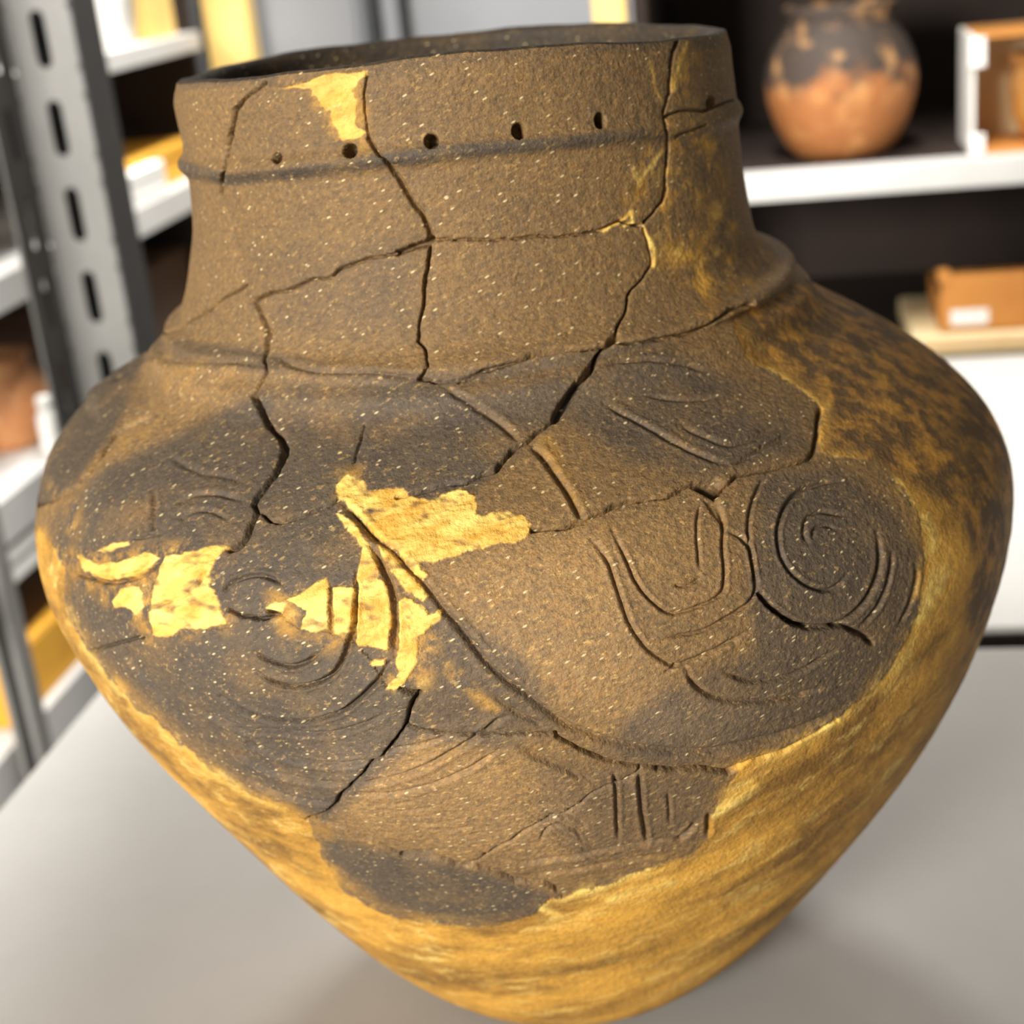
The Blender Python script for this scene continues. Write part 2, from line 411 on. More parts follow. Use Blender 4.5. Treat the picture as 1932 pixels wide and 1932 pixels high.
MB().box(-0.032, 0.032, 0.02, 0.03, 0, 1.5).build('gap_shade_backing', M['dark_and_shade_steel'], t)  # dark sheet standing for the shade in the cabinet gap
tag(t, 'narrow upright strip between the two grey cabinets', 'strip')
def cream_post(w0, w1, u, lab, z1=0.75):
    t = empty('wooden_post', room((w0 + w1) / 2, u, -0.75)); a = (w1 - w0) / 2
    MB().box(-a, a, -0.02, 0.02, 0, 0.75 + z1, 0.002).build('post', M['cream'], t)
    MB().box(-a - 0.004, a + 0.004, -0.024, 0.024, 0, 0.03, 0.002).build('foot', M['cream'], t)
    tag(t, lab, 'post')
cream_post(-0.660, -0.596, 1.545, 'broad cream wooden post at the end of the left shelving')
cream_post(-0.058, -0.024, 1.056, 'narrow cream wooden post beside the dark right shelving')

# ------------------------------------------------------------------ dark shelving on the right
ru = empty('dark_shelving', room(0.5, 1.24, -0.75))
def rbox(name, mat, w0, w1, u0, u1, z0, z1, b=0.002, parent=None):
    return MB().box(w0 - 0.5, w1 - 0.5, u0 - 1.24, u1 - 1.24, z0 + 0.75, z1 + 0.75, b).build(name, mat, parent or ru)
rbox('back_panel', M['dark_board_and_shade'], -0.02, 1.15, 1.46, 1.475, -0.75, 0.72)
for w_ in (-0.02, 1.135): rbox('side_panel', M['dark_board_and_shade'], w_, w_ + 0.015, 1.075, 1.46, -0.75, 0.72)
rbox('unseen_top_board', M['dark_board_and_shade'], -0.02, 1.15, 1.03, 1.46, 0.60, 0.62)  # unseen board, added to shade the inside of the shelving
s = rbox('shelf', M['dark_board_and_shade'], -0.004, 1.134, 1.062, 1.459, 0.200, 0.2125)
MB().box(-0.504, 0.634, 1.030 - 1.24, 1.036 - 1.24, 0.184 + 0.75, 0.213 + 0.75, 0.001).build('front_lip', M['white_paint'], s)
MB().box(-0.504, 0.634, 1.036 - 1.24, 1.061 - 1.24, 0.200 + 0.75, 0.213 + 0.75, 0.001).build('lip_flange', M['white_paint'], s)
rbox('bottom_board', M['dark_board_and_shade'], -0.004, 1.134, 1.03, 1.459, -0.016, 0.0)
tag(ru, 'dark brown shelving on the right with one white shelf', 'shelving')
rp = empty('round_clay_pot', room(0.198, 1.13, 0.213))
rpm = pottery_mat('grey_topped_pottery', (64, 52, 44), (166, 104, 54), (226, 168, 104), 0.085, 0.012, 26)
wob = lambda a, z: 1 + 0.012 * math.sin(3 * a + 1) + 0.008 * math.sin(5 * a)
MB().lathe([(0.0, 0.0), (0.040, 0.0), (0.050, 0.003), (0.062, 0.016), (0.073, 0.038), (0.080, 0.062), (0.082, 0.080), (0.079, 0.100), (0.071, 0.120), (0.060, 0.135)], 56, wob=wob).build('body', rpm, rp, True)
MB().lathe([(0.060, 0.135), (0.056, 0.143), (0.056, 0.152), (0.060, 0.160), (0.057, 0.162), (0.050, 0.152), (0.052, 0.14), (0.06, 0.12)], 56, wob=wob).build('neck', rpm, rp, True)
tag(rp, 'round clay pot with grey top and tan base on the white right shelf', 'pot')
sb = empty('specimen_box', room(0.42, 1.11, 0.213))
MB().box(-0.090, 0.09, 0.055, 0.058, 0, 0.122).build('rear_wall', M['cream_card'], sb)
MB().box(-0.092, -0.088, -0.055, 0.055, 0, 0.122, 0.0008).build('side_wall', M['paper'], sb)
MB().box(0.088, 0.092, -0.055, 0.055, 0, 0.122, 0.0008).build('side_wall', M['paper'], sb)
MB().box(-0.088, 0.088, -0.055, 0.055, 0, 0.004).build('bottom', M['cardboard'], sb)
MB().box(-0.088, 0.088, -0.055, 0.055, 0.118, 0.122).build('top', M['cardboard'], sb)
for z0, z1 in ((0.002, 0.022), (0.09, 0.12)): MB().box(-0.094, -0.078, -0.058, -0.055, z0, z1, 0.0006).build('corner_tape', M['paper'], sb)
tag(sb, 'white edged open box at the right end of the white shelf', 'box')
sbm = pottery_mat('ochre_pottery', (170, 112, 52), (196, 142, 66), (226, 186, 116), 0.05, 0.03)
sp = empty('ochre_bowl', room(0.422, 1.105, 0.217))
MB().lathe([(0.0, 0.0), (0.026, 0.0), (0.034, 0.003), (0.046, 0.03), (0.049, 0.06), (0.046, 0.085), (0.042, 0.085), (0.044, 0.06), (0.04, 0.03), (0.0, 0.01)], 44).build('body', sbm, sp, True)
MB().lathe([(0.046, 0.083), (0.050, 0.086), (0.050, 0.092), (0.043, 0.092)], 44).build('rim', sbm, sp, True)
tag(sp, 'ochre clay bowl inside the white edged box', 'bowl')
t = empty('label_carton', room(0.437, 1.11, 0.026))
a_, c_, h_ = 0.14, 0.065, 0.062
MB().box(-a_, a_, -c_, -c_ + 0.003, 0, h_, 0.0008).build('front_wall', M['cardboard'], t)
MB().box(-a_, a_, c_ - 0.003, c_, 0, h_ * 0.6, 0.0008).build('rear_wall', M['cardboard'], t)
for sx_ in (-1, 1): MB().box(sx_ * a_ - 0.0015, sx_ * a_ + 0.0015, -c_ + 0.003, c_ - 0.003, 0, h_ * 0.6, 0.0008).build('side_wall', M['cardboard'], t)
MB().box(-a_ + 0.002, a_ - 0.002, -c_ + 0.003, c_ - 0.003, 0, 0.003).build('bottom', M['cardboard'], t)
MB().box(-a_ + 0.003, a_ - 0.003, -c_ + 0.005, c_ - 0.005, 0.004, h_ * 0.6 - 0.003, 0.004).build('interior_shade_block', M['dark_board_and_shade'], t)  # dark block painting the shade inside the open carton
MB().box(-a_ + 0.010, -a_ + 0.050, -c_ - 0.0008, -c_, 0.006, 0.023).build('paper_label', M['paper'], t)
MB().box(-a_ - 0.003, -a_ + 0.010, -c_ - 0.002, -c_ + 0.02, h_ - 0.008, h_ + 0.004, 0.001).build('corner_fold', M['cardboard'], t)
tag(t, 'orange cardboard carton with a white label under the white shelf', 'carton')
thing_box('card_sheet', M['cream_card'], 0.265, 0.60, 1.034, 1.22, 0.002, 0.024, 'cream folded card lying under the labelled orange carton', 'card', lambda t, a, c, h: MB().box(-a, a, -c - 0.001, -c, h * 0.46, h * 0.54).build('fold_line', M['cardboard'], t), rot=0.0)


# ------------------------------------------------------------------ the restored pot
D_AX = 0.66
# rows of the hand-built wall: centre x, height against the camera, radius, sideways tilt, front lift
LEVELS = np.array([
(-0.0049,-0.0474,0.1120,-0.0114,0.0077),(-0.0053,-0.0560,0.1142,-0.0103,0.0077),(-0.0045,-0.0700,0.1143,-0.0078,0.0077),
(-0.0044,-0.0738,0.1148,-0.0071,0.0077),(-0.0049,-0.0788,0.1173,-0.0062,0.0077),(-0.0042,-0.0851,0.1148,-0.0052,0.0077),
(-0.0044,-0.1023,0.1159,-0.0024,0.0055),(-0.0054,-0.1171,0.1187,-0.0001,0.0036),(-0.0063,-0.1310,0.1224,0.0022,0.0018),
(-0.0054,-0.1390,0.1278,0.0034,0.0008),(-0.0054,-0.1435,0.1341,0.0036,0.0002),(-0.0057,-0.1475,0.1354,0.0035,0.0004),
(-0.0036,-0.1520,0.1408,0.0035,0.0005),(-0.0040,-0.1600,0.1450,0.0034,0.0007),(-0.0069,-0.1720,0.1673,0.0032,0.0011),
(-0.0066,-0.1860,0.1891,0.0031,0.0015),(0.0003,-0.2020,0.2026,0.0029,0.0019),(0.0046,-0.2220,0.2128,0.0026,0.0019),
(0.0063,-0.2420,0.2142,0.0024,0.0019),(0.0087,-0.2685,0.2082,-0.0021,0.0019),(0.0093,-0.2981,0.1990,-0.0091,0.0019),
(0.0122,-0.3369,0.1801,-0.0183,0.0019),(0.0115,-0.3777,0.1563,-0.0180,0.0016),(0.0099,-0.4185,0.1304,-0.0140,0.0010),
(0.0097,-0.4542,0.1041,-0.0080,0.0004),(0.0092,-0.4798,0.0783,-0.0020,0.0),(0.0092,-0.4869,0.0608,0.0,0.0)])
LEVELS[:, 1] += CAM[2]
LEVELS[-1, 1] = 0.0005
def pchip(y, xx):
    n = len(y); d = np.diff(y); mm = np.zeros(n)
    mm[1:-1] = np.where(d[:-1] * d[1:] > 0, 2 * d[:-1] * d[1:] / (d[:-1] + d[1:] + 1e-30), 0); mm[0] = d[0]; mm[-1] = d[-1]
    i = np.clip(np.floor(xx).astype(int), 0, n - 2); t = xx - i
    return (1 + 2 * t) * (1 - t) ** 2 * y[i] + t * (1 - t) ** 2 * mm[i] + t * t * (3 - 2 * t) * y[i + 1] + t * t * (t - 1) * mm[i + 1]
_tt = np.linspace(0, len(LEVELS) - 1, 2601)
_tab = np.stack([pchip(LEVELS[:, j], _tt) for j in range(5)], -1)
def _soft(c, n):
    k = np.hanning(2 * n + 1); k /= k.sum()
    e = np.concatenate([2 * c[0] - c[n:0:-1], c, 2 * c[-1] - c[-2:-n - 2:-1]]); return np.convolve(e, k, 'valid')
_sm = np.stack([_soft(_tab[:, j], 150) for j in range(5)], -1)
_w = (np.clip((_tt - 12.0) / 2.0, 0, 1) * np.clip((len(LEVELS) - 1 - _tt) / 1.5, 0, 1))[:, None]
_tab = _tab * (1 - _w) + _sm * _w
def levels_at(t):
    return [np.interp(t, _tt, _tab[:, j]) for j in range(5)]
def wall(t, ph, dr=0.0):
    """points of the wall: t = level (rows), ph = angle from the front (columns)"""
    cx, z0, r, a, bf = [q[:, None] for q in levels_at(t)]
    th = ph[None, :] - math.pi / 2
    s = -np.sin(th); rr = r - dr
    bb = 0.0016 * np.clip(1 - t / 6.0, 0, 1)[:, None]
    rimw = np.clip(1 - t / 1.5, 0, 1)[:, None] * (0.0005 * np.sin(5 * ph + 1) + 0.00025 * np.sin(13 * ph + 2.2) + 0.0001 * np.sin(31 * ph))[None, :]
    x = cx + rr * np.cos(th); y = rr * np.sin(th)
    z = z0 + a * r * np.cos(th) + np.where(s > 0, bf, bb) * s * s + rimw
    return np.stack([x, y, z], -1)
def project(Pn):
    d = Pn - CAM; k = d @ FWD
    return 966 + FPX * (d @ RGT) / k, 966 - FPX * (d @ UPV) / k

NR, NCF = 830, 850
# rows evenly spread over the front, columns likewise
tt = np.linspace(0, len(LEVELS) - 1, 4000)
f3 = wall(tt, np.array([0.0]))[:, 0]
seg = np.linalg.norm(np.diff(f3, axis=0), axis=1)
yy = project(f3)[1]
wgt = np.maximum(np.abs(np.diff(yy)), seg / 0.00023 * 0.35)
cum = np.concatenate([[0], np.cumsum(wgt)])
T = np.interp(np.linspace(0, cum[-1], NR), cum, tt)
pg = np.linspace(-1.62, 1.62, 4000)
sx = 0.205 * np.sin(pg) / (D_AX - 0.205 * np.cos(pg))
wg = np.maximum(np.abs(np.gradient(sx, pg)), 0.11)
cg = np.concatenate([[0], np.cumsum((wg[1:] + wg[:-1]) / 2)])
PHF = np.interp(np.linspace(0, cg[-1], NCF), cg, pg)
PHB = np.linspace(1.62, 2 * math.pi - 1.62, 92)[1:-1]
PH = np.concatenate([PHF, PHB]); NCOL = len(PH)
BASE = wall(T, PH)
gt = np.gradient(BASE, axis=0); gp = np.empty_like(BASE)
gp[:, 1:-1] = BASE[:, 2:] - BASE[:, :-2]; gp[:, 0] = BASE[:, 1] - BASE[:, -1]; gp[:, -1] = BASE[:, 0] - BASE[:, -2]
NRM = np.cross(gt, gp); NRM /= np.linalg.norm(NRM, axis=-1, keepdims=True) + 1e-12
out = BASE - np.array([0.008, 0, 0]); out[..., 2] = 0
if (NRM[..., :2] * out[..., :2]).sum() < 0: NRM = -NRM
PX, PY = project(BASE)
view = CAM - BASE; view /= np.linalg.norm(view, axis=-1, keepdims=True)
VIS = ((NRM * view).sum(-1) > 0.03) & (np.abs(np.where(PH > math.pi, PH - 2 * math.pi, PH))[None, :] < 1.6)
VI = np.nonzero(VIS.ravel())[0]
vx = PX.ravel()[VI]; vy = PY.ravel()[VI]

def vnoise(x, y, scale, seed, octv=3):
    o = np.zeros_like(x); amp = 1.0; tot = 0
    for k in range(octv):
        g = np.random.default_rng(seed + k).random((256, 256))
        a = x / scale; b = y / scale; i = np.floor(a).astype(int); j = np.floor(b).astype(int)
        fa = a - i; fb = b - j; fa = fa * fa * (3 - 2 * fa); fb = fb * fb * (3 - 2 * fb)
        G = lambda p, q: g[p % 256, q % 256]
        o += amp * (G(i, j) * (1 - fa) * (1 - fb) + G(i + 1, j) * fa * (1 - fb) + G(i, j + 1) * (1 - fa) * fb + G(i + 1, j + 1) * fa * fb)
        tot += amp; amp *= 0.5; scale *= 0.5
    return o / tot * 2 - 1
ragx = vnoise(vx, vy, 26, 11) * 4.0; ragy = vnoise(vx, vy, 26, 41) * 4.0
jx = vx + ragx; jy = vy + ragy

# --- sheets on which the cracks, incisions and fills were measured: origin and scale
SH = {'A': (300, 50, 3.22), 'B': (850, 50, 2.76), 'C': (60, 600, 3.22), 'D': (500, 600, 3.22), 'E': (1000, 600, 3.22), 'F': (1400, 700, 3.22),
      'G': (60, 1000, 3.22), 'H': (500, 1000, 3.22), 'I': (1000, 1000, 3.22), 'J': (500, 1400, 3.22), 'K': (1000, 1400, 2.76), 'P': (0, 0, 1.0)}
def pts(spec):
    """'A 10,20 30,40 B 5,6' -> points"""
    o = []; s = SH['P']
    for w in spec.split():
        if w in SH: s = SH[w]
        else:
            a, b = w.split(','); o.append((s[0] + float(a) / s[2], s[1] + float(b) / s[2]))
    return np.array(o)
def smooth(p, n=3):
    """rounded version of an incised line"""
    for _ in range(n):
        q = [p[0]]
        for a, b in zip(p[:-1], p[1:]): q += [0.75 * a + 0.25 * b, 0.25 * a + 0.75 * b]
        q.append(p[-1]); p = np.array(q)
        if len(p) > 60: break
    return p
def dist_line(p, reach, x, y):
    k = np.nonzero((x > p[:, 0].min() - reach) & (x < p[:, 0].max() + reach) & (y > p[:, 1].min() - reach) & (y < p[:, 1].max() + reach))[0]
    d = np.full(len(k), 1e9); xs = x[k]; ys = y[k]; par = np.zeros(len(k))
    L = 0.0
    for a, b in zip(p[:-1], p[1:]):
        ab = b - a; l2 = (ab ** 2).sum() + 1e-9
        t = np.clip(((xs - a[0]) * ab[0] + (ys - a[1]) * ab[1]) / l2, 0, 1)
        e = np.hypot(xs - a[0] - t * ab[0], ys - a[1] - t * ab[1])
        u = e < d; d[u] = e[u]; par[u] = L + t[u] * math.sqrt(l2); L += math.sqrt(l2)
    return k, d, par / max(L, 1e-6)
def inside(p, x, y):
    r = np.zeros(len(x), bool)
    for (x1, y1), (x2, y2) in zip(p, np.roll(p, -1, axis=0)):
        c = (y1 > y) != (y2 > y)
        with np.errstate(divide='ignore', invalid='ignore'):
            r ^= c & (x < (x2 - x1) * (y - y1) / (y2 - y1 + 1e-12) + x1)
    return r
def poly_mask(spec, soft, x, y, rag=1.0):
    p = pts(spec) if isinstance(spec, str) else spec
    xx = x; yy = y
    k, d, _ = dist_line(np.vstack([p, p[:1]]), soft * 2 + 12, xx, yy)
    s = np.where(inside(p, xx[k], yy[k]), d, -d)
    o = np.zeros(len(x)); o[k] = np.clip(0.5 + s / (2 * soft), 0, 1)
    o = o * o * (3 - 2 * o)
    return o

# --- cracks: (line, half width, depth mm)
CR = [
 ('A 640,340 520,440 470,500 460,560 435,670 410,790 390,870 385,980 375,1010', 2.9, 2.0),
 ('A 375,1010 430,1100 450,1250 500,1400 520,1500 530,1560 560,1650 585,1665', 1.5, 0.5),
 ('A -60,1900 20,1870 100,1835 150,1815 310,1720 400,1650 500,1590 530,1570', 1.9, 1.6),
 ('A 585,1665 680,1620 770,1610 880,1560 940,1530 1040,1520 1100,1480 1190,1440 1270,1410 1370,1395 1450,1380', 2.1, 1.9),
 ('A 1450,1380 1530,1345 1620,1320 1660,1290', 4.2, 2.8),
 ('A 1260,290 1240,420 1255,560 1270,690', 1.6, 0.8),
 ('A 1270,690 1330,770 1410,860 1480,960 1540,1060 1600,1140 1640,1230 1655,1290', 4.2, 1.3),
 ('A 1655,1295 1740,1290 1820,1300 1932,1295 B 130,1110 350,1105 470,1090 600,1090 700,1080 780,1060 880,1010 990,1035', 1.9, 1.5),
 ('A 1645,1310 1640,1450 1620,1550 1600,1700 1580,1800 1575,1900 D 930,140 975,190 985,280 960,340 940,370', 2.3, 1.6),
 ('A 585,1665 600,1700 640,1800 660,1880 650,1930 C 1440,80 1430,170 1410,250 1420,340 1345,470', 3.2, 1.4),
 ('C 1345,470 1390,560 1440,650 1500,710 1535,790 1520,870 1470,960 1430,1020 1400,1060', 4.6, 2.8),
 ('C 1400,1060 1350,1130 1370,1180 1330,1250 1310,1320 1260,1380 1200,1405', 4.2, 2.2),
 ('D 940,370 1040,388 1170,387 1260,350 1400,300 1540,250 1650,210 1800,192 E -10,225 100,195 200,185 400,185 480,165', 3.0, 1.6),
 ('B 850,1640 950,1650 1100,1630 1230,1600 1330,1560 1450,1480 1550,1450', 2.6, 1.6),
 ('B 1040,1240 1000,1310 930,1400 910,1500 870,1570 840,1640', 2.0, 1.6),
 ('E 530,100 480,165 400,250 350,340 290,410', 4.6, 2.8),
 ('E 290,410 200,530 150,610', 6.4, 3.2),
 ('E 150,610 100,660 30,700 D 1560,760 1500,810 1430,880 1400,920 1330,950 1230,990 1100,1000 1010,1030 900,1060 800,1090', 2.9, 2.2),
 ('D 450,1100 400,1130 300,1170 230,1200 100,1235 30,1230 C 1400,1180', 2.2, 1.8),
 ('B 1190,40 1160,130 1150,200 1140,350 1110,440 1110,470 1130,560 1130,650 1120,750 1130,850 1110,920 1010,1020', 2.4, 1.6),
 ('B 1000,1040 1040,1150 1045,1240', 1.4, 0.5),
 ('D 1620,1290 1700,1280 1800,1270 1900,1240 E 210,1270 320,1240 430,1190 500,1140 600,1110 720,1100 830,1080 900,1050 960,1015 1000,1000 1080,1030 1150,1060 1190,1010 1260,950 1310,940 1440,920 1550,895 1700,850 1730,800', 2.6, 1.9),
 ('E 1700,850 1730,800 1740,720 1750,620 1765,560', 3.4, 1.8),
 ('H 860,1190 960,1230 1100,1240 1230,1245 1400,1245 1560,1240 1700,1245 1760,1240', 2.8, 1.9),
 ('I 150,1235 160,1260 250,1310 350,1360 450,1400 580,1420 680,1440 800,1455', 3.0, 1.9),
 ('I 780,1455 900,1460 1050,1450 1200,1470 1260,1440', 4.8, 2.4),
 ('I 1260,1440 1350,1400 1500,1350 1620,1290 1750,1220 1860,1150', 1.8, 1.0),
 ('H 820,970 900,995 940,990 900,1040 870,1110 855,1190 800,1270 750,1340 720,1380 660,1400 580,1490 520,1560 450,1620 430,1670 340,1730 260,1755', 3.0, 2.4),
 ('J 300,460 450,510 540,550 650,600 760,650 830,680', 3.4, 1.3),
 ('J 830,680 920,682 1000,690', 5.6, 3.0),
 ('J 1000,690 1100,720 1200,745 1260,735', 3.4, 1.8),
 ('J 1260,735 1360,680 1450,620 1550,560 1660,510 1740,450 1810,440 I 300,1670 380,1600 500,1550 600,1510 680,1445', 1.5, 1.0),
 ('J 1260,745 1400,800 1520,840 1690,850 1770,900', 2.6, 0.9),
 ('G 380,735 450,710 560,680 680,655', 2.0, 1.5),
 ('C 700,600 620,640 520,700 480,750 420,840 350,930 290,990 230,1050 120,1110 -60,1160', 2.4, 1.8),
 ('I 1400,390 1480,480 1560,540 1620,570 1690,590', 5.0, 2.2),
 ('F 560,1545 620,1540 680,1570 740,1600 790,1650', 4.0, 1.6),
 ('H 70,510 20,495 G 1510,505 1400,535 1280,525 1190,490', 3.2, 2.0),
 ('B 1110,470 1200,440 1280,430 1340,430 1420,400 1490,382', 2.2, 1.0),
 ('B 1180,575 1250,550 1330,510', 2.0, 0.8),
 ('D 610,650 580,740 560,800 540,880', 1.8, 0.8),
]
# --- incised lines: (line, half width, depth mm)
GR = [
 ('D 1090,420 1200,490 1330,570 1430,640 1550,750', 7, 0.9),
 ('D 1600,760 1700,850 1770,950 1850,1060 1900,1170 1932,1240', 7, 1.0),
 ('E 30,760 110,900 190,1010 240,1080 280,1170 320,1230', 6, 0.5),
 ('D 470,1120 560,1210 640,1300 700,1350 780,1410 850,1490 920,1560 970,1620 1040,1700 H 1090,490 1160,560 1230,650 1300,740 1370,830 1440,900 1530,960 1620,1030 1700,1090 1780,1150 I 210,1180 330,1230 500,1290 700,1330 900,1350 1100,1350 1300,1300 1500,1260 1700,1180 1850,1100 1932,1060', 7.5, 1.25),
 ('D 500,1140 560,1210 640,1300 690,1350', 7, 1.3),
 ('D 640,1380 700,1480 740,1560 790,1700 H 790,480 790,620 785,760', 6, 1.5),
 ('H 555,250 555,400 552,560 545,700', 4, 1.2),
 ('H 395,320 400,460 395,620', 3.4, 1.0),
 ('E 1140,1100 1170,1200 1180,1290 1170,1400 1185,1500 1185,1600 1170,1680 1090,1730 980,1770 880,1800 790,1770 700,1680 640,1600 610,1520 560,1400 500,1280', 4.2, 1.1),
 ('E 1040,1130 1020,1200 1015,1300 1020,1400 1030,1520', 3.6, 0.8),
 ('E 870,1620 930,1630 990,1610 1040,1580', 3.6, 0.9),
 ('E 1190,1290 1290,1330 1350,1430 1360,1560 1380,1660 1330,1740 1230,1800 1100,1880 1030,1910 I 900,640 800,680', 4.0, 1.1),
 ('I 380,60 480,180 540,380 600,560 680,690 780,780 880,830 980,800 1100,740 1250,660 1350,600', 5.0, 1.1),
 ('I 820,870 900,820', 3.5, 0.8),
 ('I 950,840 980,920 1050,990 1150,1030 1300,1045 1450,1045 1600,1020 1750,960', 5.0, 1.35),
 ('I 1180,860 1280,910 1400,925 1530,900 1660,850 1750,790 1850,730', 4.0, 1.20),
 ('I 1400,390 1480,480 1560,540 1620,570 1690,590 F 500,1555 600,1530 680,1470 750,1400 800,1300 830,1200 835,1100 820,980', 5.0, 1.5),
 ('F 600,670 500,680 400,700 320,750 270,810 235,890 215,970 220,1060 245,1150 300,1230 370,1290 440,1325 520,1335 590,1300 640,1230', 4.2, 1.3),
 ('F 640,880 560,870 480,850 420,870 380,920 370,990 400,1050', 4.0, 0.8),
 ('F 560,960 500,930 440,950 430,1010', 3.5, 0.7),
 ('F 910,1100 900,1200 880,1300 850,1380 790,1480 720,1550', 4.0, 1.1),
 ('F 1060,1180 1050,1300 1020,1420 950,1540', 4.0, 1.05),
 ('F 150,630 80,740 45,850 35,950 50,1080 70,1200 110,1330', 3.8, 0.9),
 ('E 1230,880 1310,860 1400,790 1500,740 1600,690', 3.8, 0.9),
 ('E 450,520 600,600 750,680 900,770 1050,840 1200,890', 5.0, 0.8),
 ('E 700,470 900,500 1050,490 1150,470', 4.5, 0.7),
 ('E 430,290 550,260 700,250 900,270 1080,330', 4.5, 0.6),
 ('E 900,640 1050,720 1200,780 1350,740 1500,650', 5.0, 0.6),
 ('G 1150,400 1200,325 1290,280 1380,268 1450,285 1520,325', 4.2, 1.3),
 ('G 1350,745 1450,800 1550,830 1650,820 1745,750', 4.2, 1.65),
 ('G 1360,860 1430,910 1550,950 1680,950 1800,900 1870,830 1905,750 H 530,620 545,520 545,380', 4.2, 1.95),
 ('G 1150,1010 1250,1080 1400,1140 1550,1160 1700,1160 1850,1120 H 500,1085 620,980 700,900 760,800', 4.0, 1.80),
 ('G 1000,1080 1150,1160 1350,1230 H 0,1210 200,1240 400,1240 560,1200 720,1120', 4.5, 1.20),
 ('H -100,1290 60,1360 200,1400 350,1425 500,1420 650,1400', 4.5, 1.35),
 ('H -200,1330 -60,1430 100,1490 300,1530 480,1540', 4.0, 1.20),
 ('H 580,1530 700,1530 850,1490 1000,1430 1150,1340 1280,1270 1400,1170 1470,1130', 5.0, 1.4),
 ('H 560,1600 750,1610 950,1570 1150,1500 1300,1420 1430,1330', 4.0, 0.8),
 ('H 700,1350 850,1320 1000,1290 1150,1240', 4.0, 0.6),
 ('H -150,1480 0,1570 200,1640 420,1660', 4.0, 0.90),
 ('H 1380,1000 1450,1060 1560,1130 1700,1190', 5.0, 0.7),
 ('I 510,1470 525,1560 530,1750 540,1880', 4.2, 1.1),
 ('I 665,1480 670,1600 690,1780 712,1900', 5.0, 1.3),
 ('I 840,1600 850,1690 850,1780', 4.0, 0.6),
 ('I -60,1320 100,1390 250,1460 400,1540', 5.5, 1.0),
 ('J 1560,60 1700,120 1850,190 1932,240', 4.5, 0.8),
 ('I 120,1760 160,1740 240,1750 330,1790', 3.4, 0.9),
 ('I 60,1900 100,1820 180,1790 280,1830 320,1900', 3.4, 0.6),
 ('K -60,640 100,615 250,600 400,560 560,540 760,500', 4.0, 0.8),
 ('K -60,700 120,690 300,660 500,620 720,590', 4.0, 0.7),
 ('J 1250,640 1400,720 1600,740 1800,720', 3.5, 0.5),
 ('K 860,430 820,480 770,510', 5.0, 1.5),
 ('K 930,380 930,480', 5.0, 1.4),
 ('C 870,1150 950,1080 1080,1060 1180,1080 1280,1110', 5.0, 0.7),
 ('C 900,1260 930,1190 1020,1160 1120,1180 1200,1230', 4.5, 0.6),
 ('C 742,1040 742,1180 740,1310', 5.0, 0.8),
 ('C 620,1340 700,1330 770,1310', 3.0, 1.0),
 ('G 240,240 320,290 450,320 560,315 700,260 790,190', 4.0, 1.2),
 ('G 1000,340 1030,290 1070,240', 4.0, 1.4),
 ('G 740,470 880,420 960,380', 3.0, 0.8),
 ('G 560,700 640,860 760,980 900,1150', 4.5, 1.05),
 ('C 820,830 1000,940 1150,960 1300,1000', 6.0, 0.4),
 ('D 60,240 200,300 300,325 500,330 700,335 960,370', 7.0, 0.8),
 ('C 820,250 950,260 1100,270 1250,260 1400,290', 7.0, 0.7),
 ('C 740,240 640,330 520,420', 6.0, 1.2),
]
for k in range(9):      # hatching in the lower band
    a = np.array([930 + 9 * k, 1425 + 17 * k]); GR.append((np.array([a, a + [95, 52], a + [150, 82]]), 2.2, 0.32))
for k in range(6):
    a = np.array([690 + 26 * k, 1515 + 12 * k]); GR.append((np.array([a, a + [50, 4], a + [110, -8]]), 2.4, 0.25))

H = np.zeros(len(vx))
for spec, w, dep in GR:
    p = smooth(pts(spec) if isinstance(spec, str) else spec, 3)
    k, d, par = dist_line(p, w * 3.2, vx + 0.4 * ragx, vy + 0.4 * ragy)
    taper = np.clip(np.minimum(par, 1 - par) * 8, 0.25, 1)
    g = -1.65 * dep * np.exp(-(d / (w * 0.8)) ** 2) + 0.25 * dep * np.exp(-((d - 2.0 * w) / (0.8 * w)) ** 2)
    H[k] += g * taper * 1e-3
crack = np.zeros(len(vx)); wvar = vnoise(vx, vy, 40, 131, 3)
CRP = []
for spec, w, dep in CR:
    p = pts(spec); CRP.append(p)
    k, d, par = dist_line(p, w * 4 + 8, jx, jy)
    var = 0.95 + 0.45 * wvar[k]; w = max(w, 2.1)
    g = 2.1 * dep * np.exp(-(d / (w * 1.05 * var)) ** 3)
    lip = 0.22 * np.exp(-((d - 0) / (3.2 * w)) ** 2)
    cur = crack[k]; crack[k] = np.maximum(cur, g + lip)
H -= crack * 1e-3
H += 0.0035 * poly_mask('P 150,740 230,668 292,650 302,690 250,735 190,780', 20, vx, vy)
# the hole where several cracks meet, and chipped spots
for spec, dep in (('E 970,1020 1050,985 1130,975 1190,1005 1150,1060 1120,1100 1060,1065', 3.2), ('J 870,665 960,660 1000,690 950,720 890,700', 1.6),
                  ('E 1060,1110 1130,1110 1180,1200 1180,1280 1120,1200', 1.2)):
    H -= dep * 1e-3 * poly_mask(spec, 5, vx, vy)
# drilled holes under the rim
for hx, hy, rx, ry in ((523, 298, 8, 9), (660, 284, 12, 12), (814, 266, 12, 12), (979, 247, 12, 13), (1133, 227, 10, 13), (1341, 194, 7, 11), (435, 257, 5, 6)):
    e = np.hypot((vx - hx) / rx, (vy - hy) / ry)
    H -= 0.0075 * np.clip((1.22 - e) / 0.34, 0, 1)

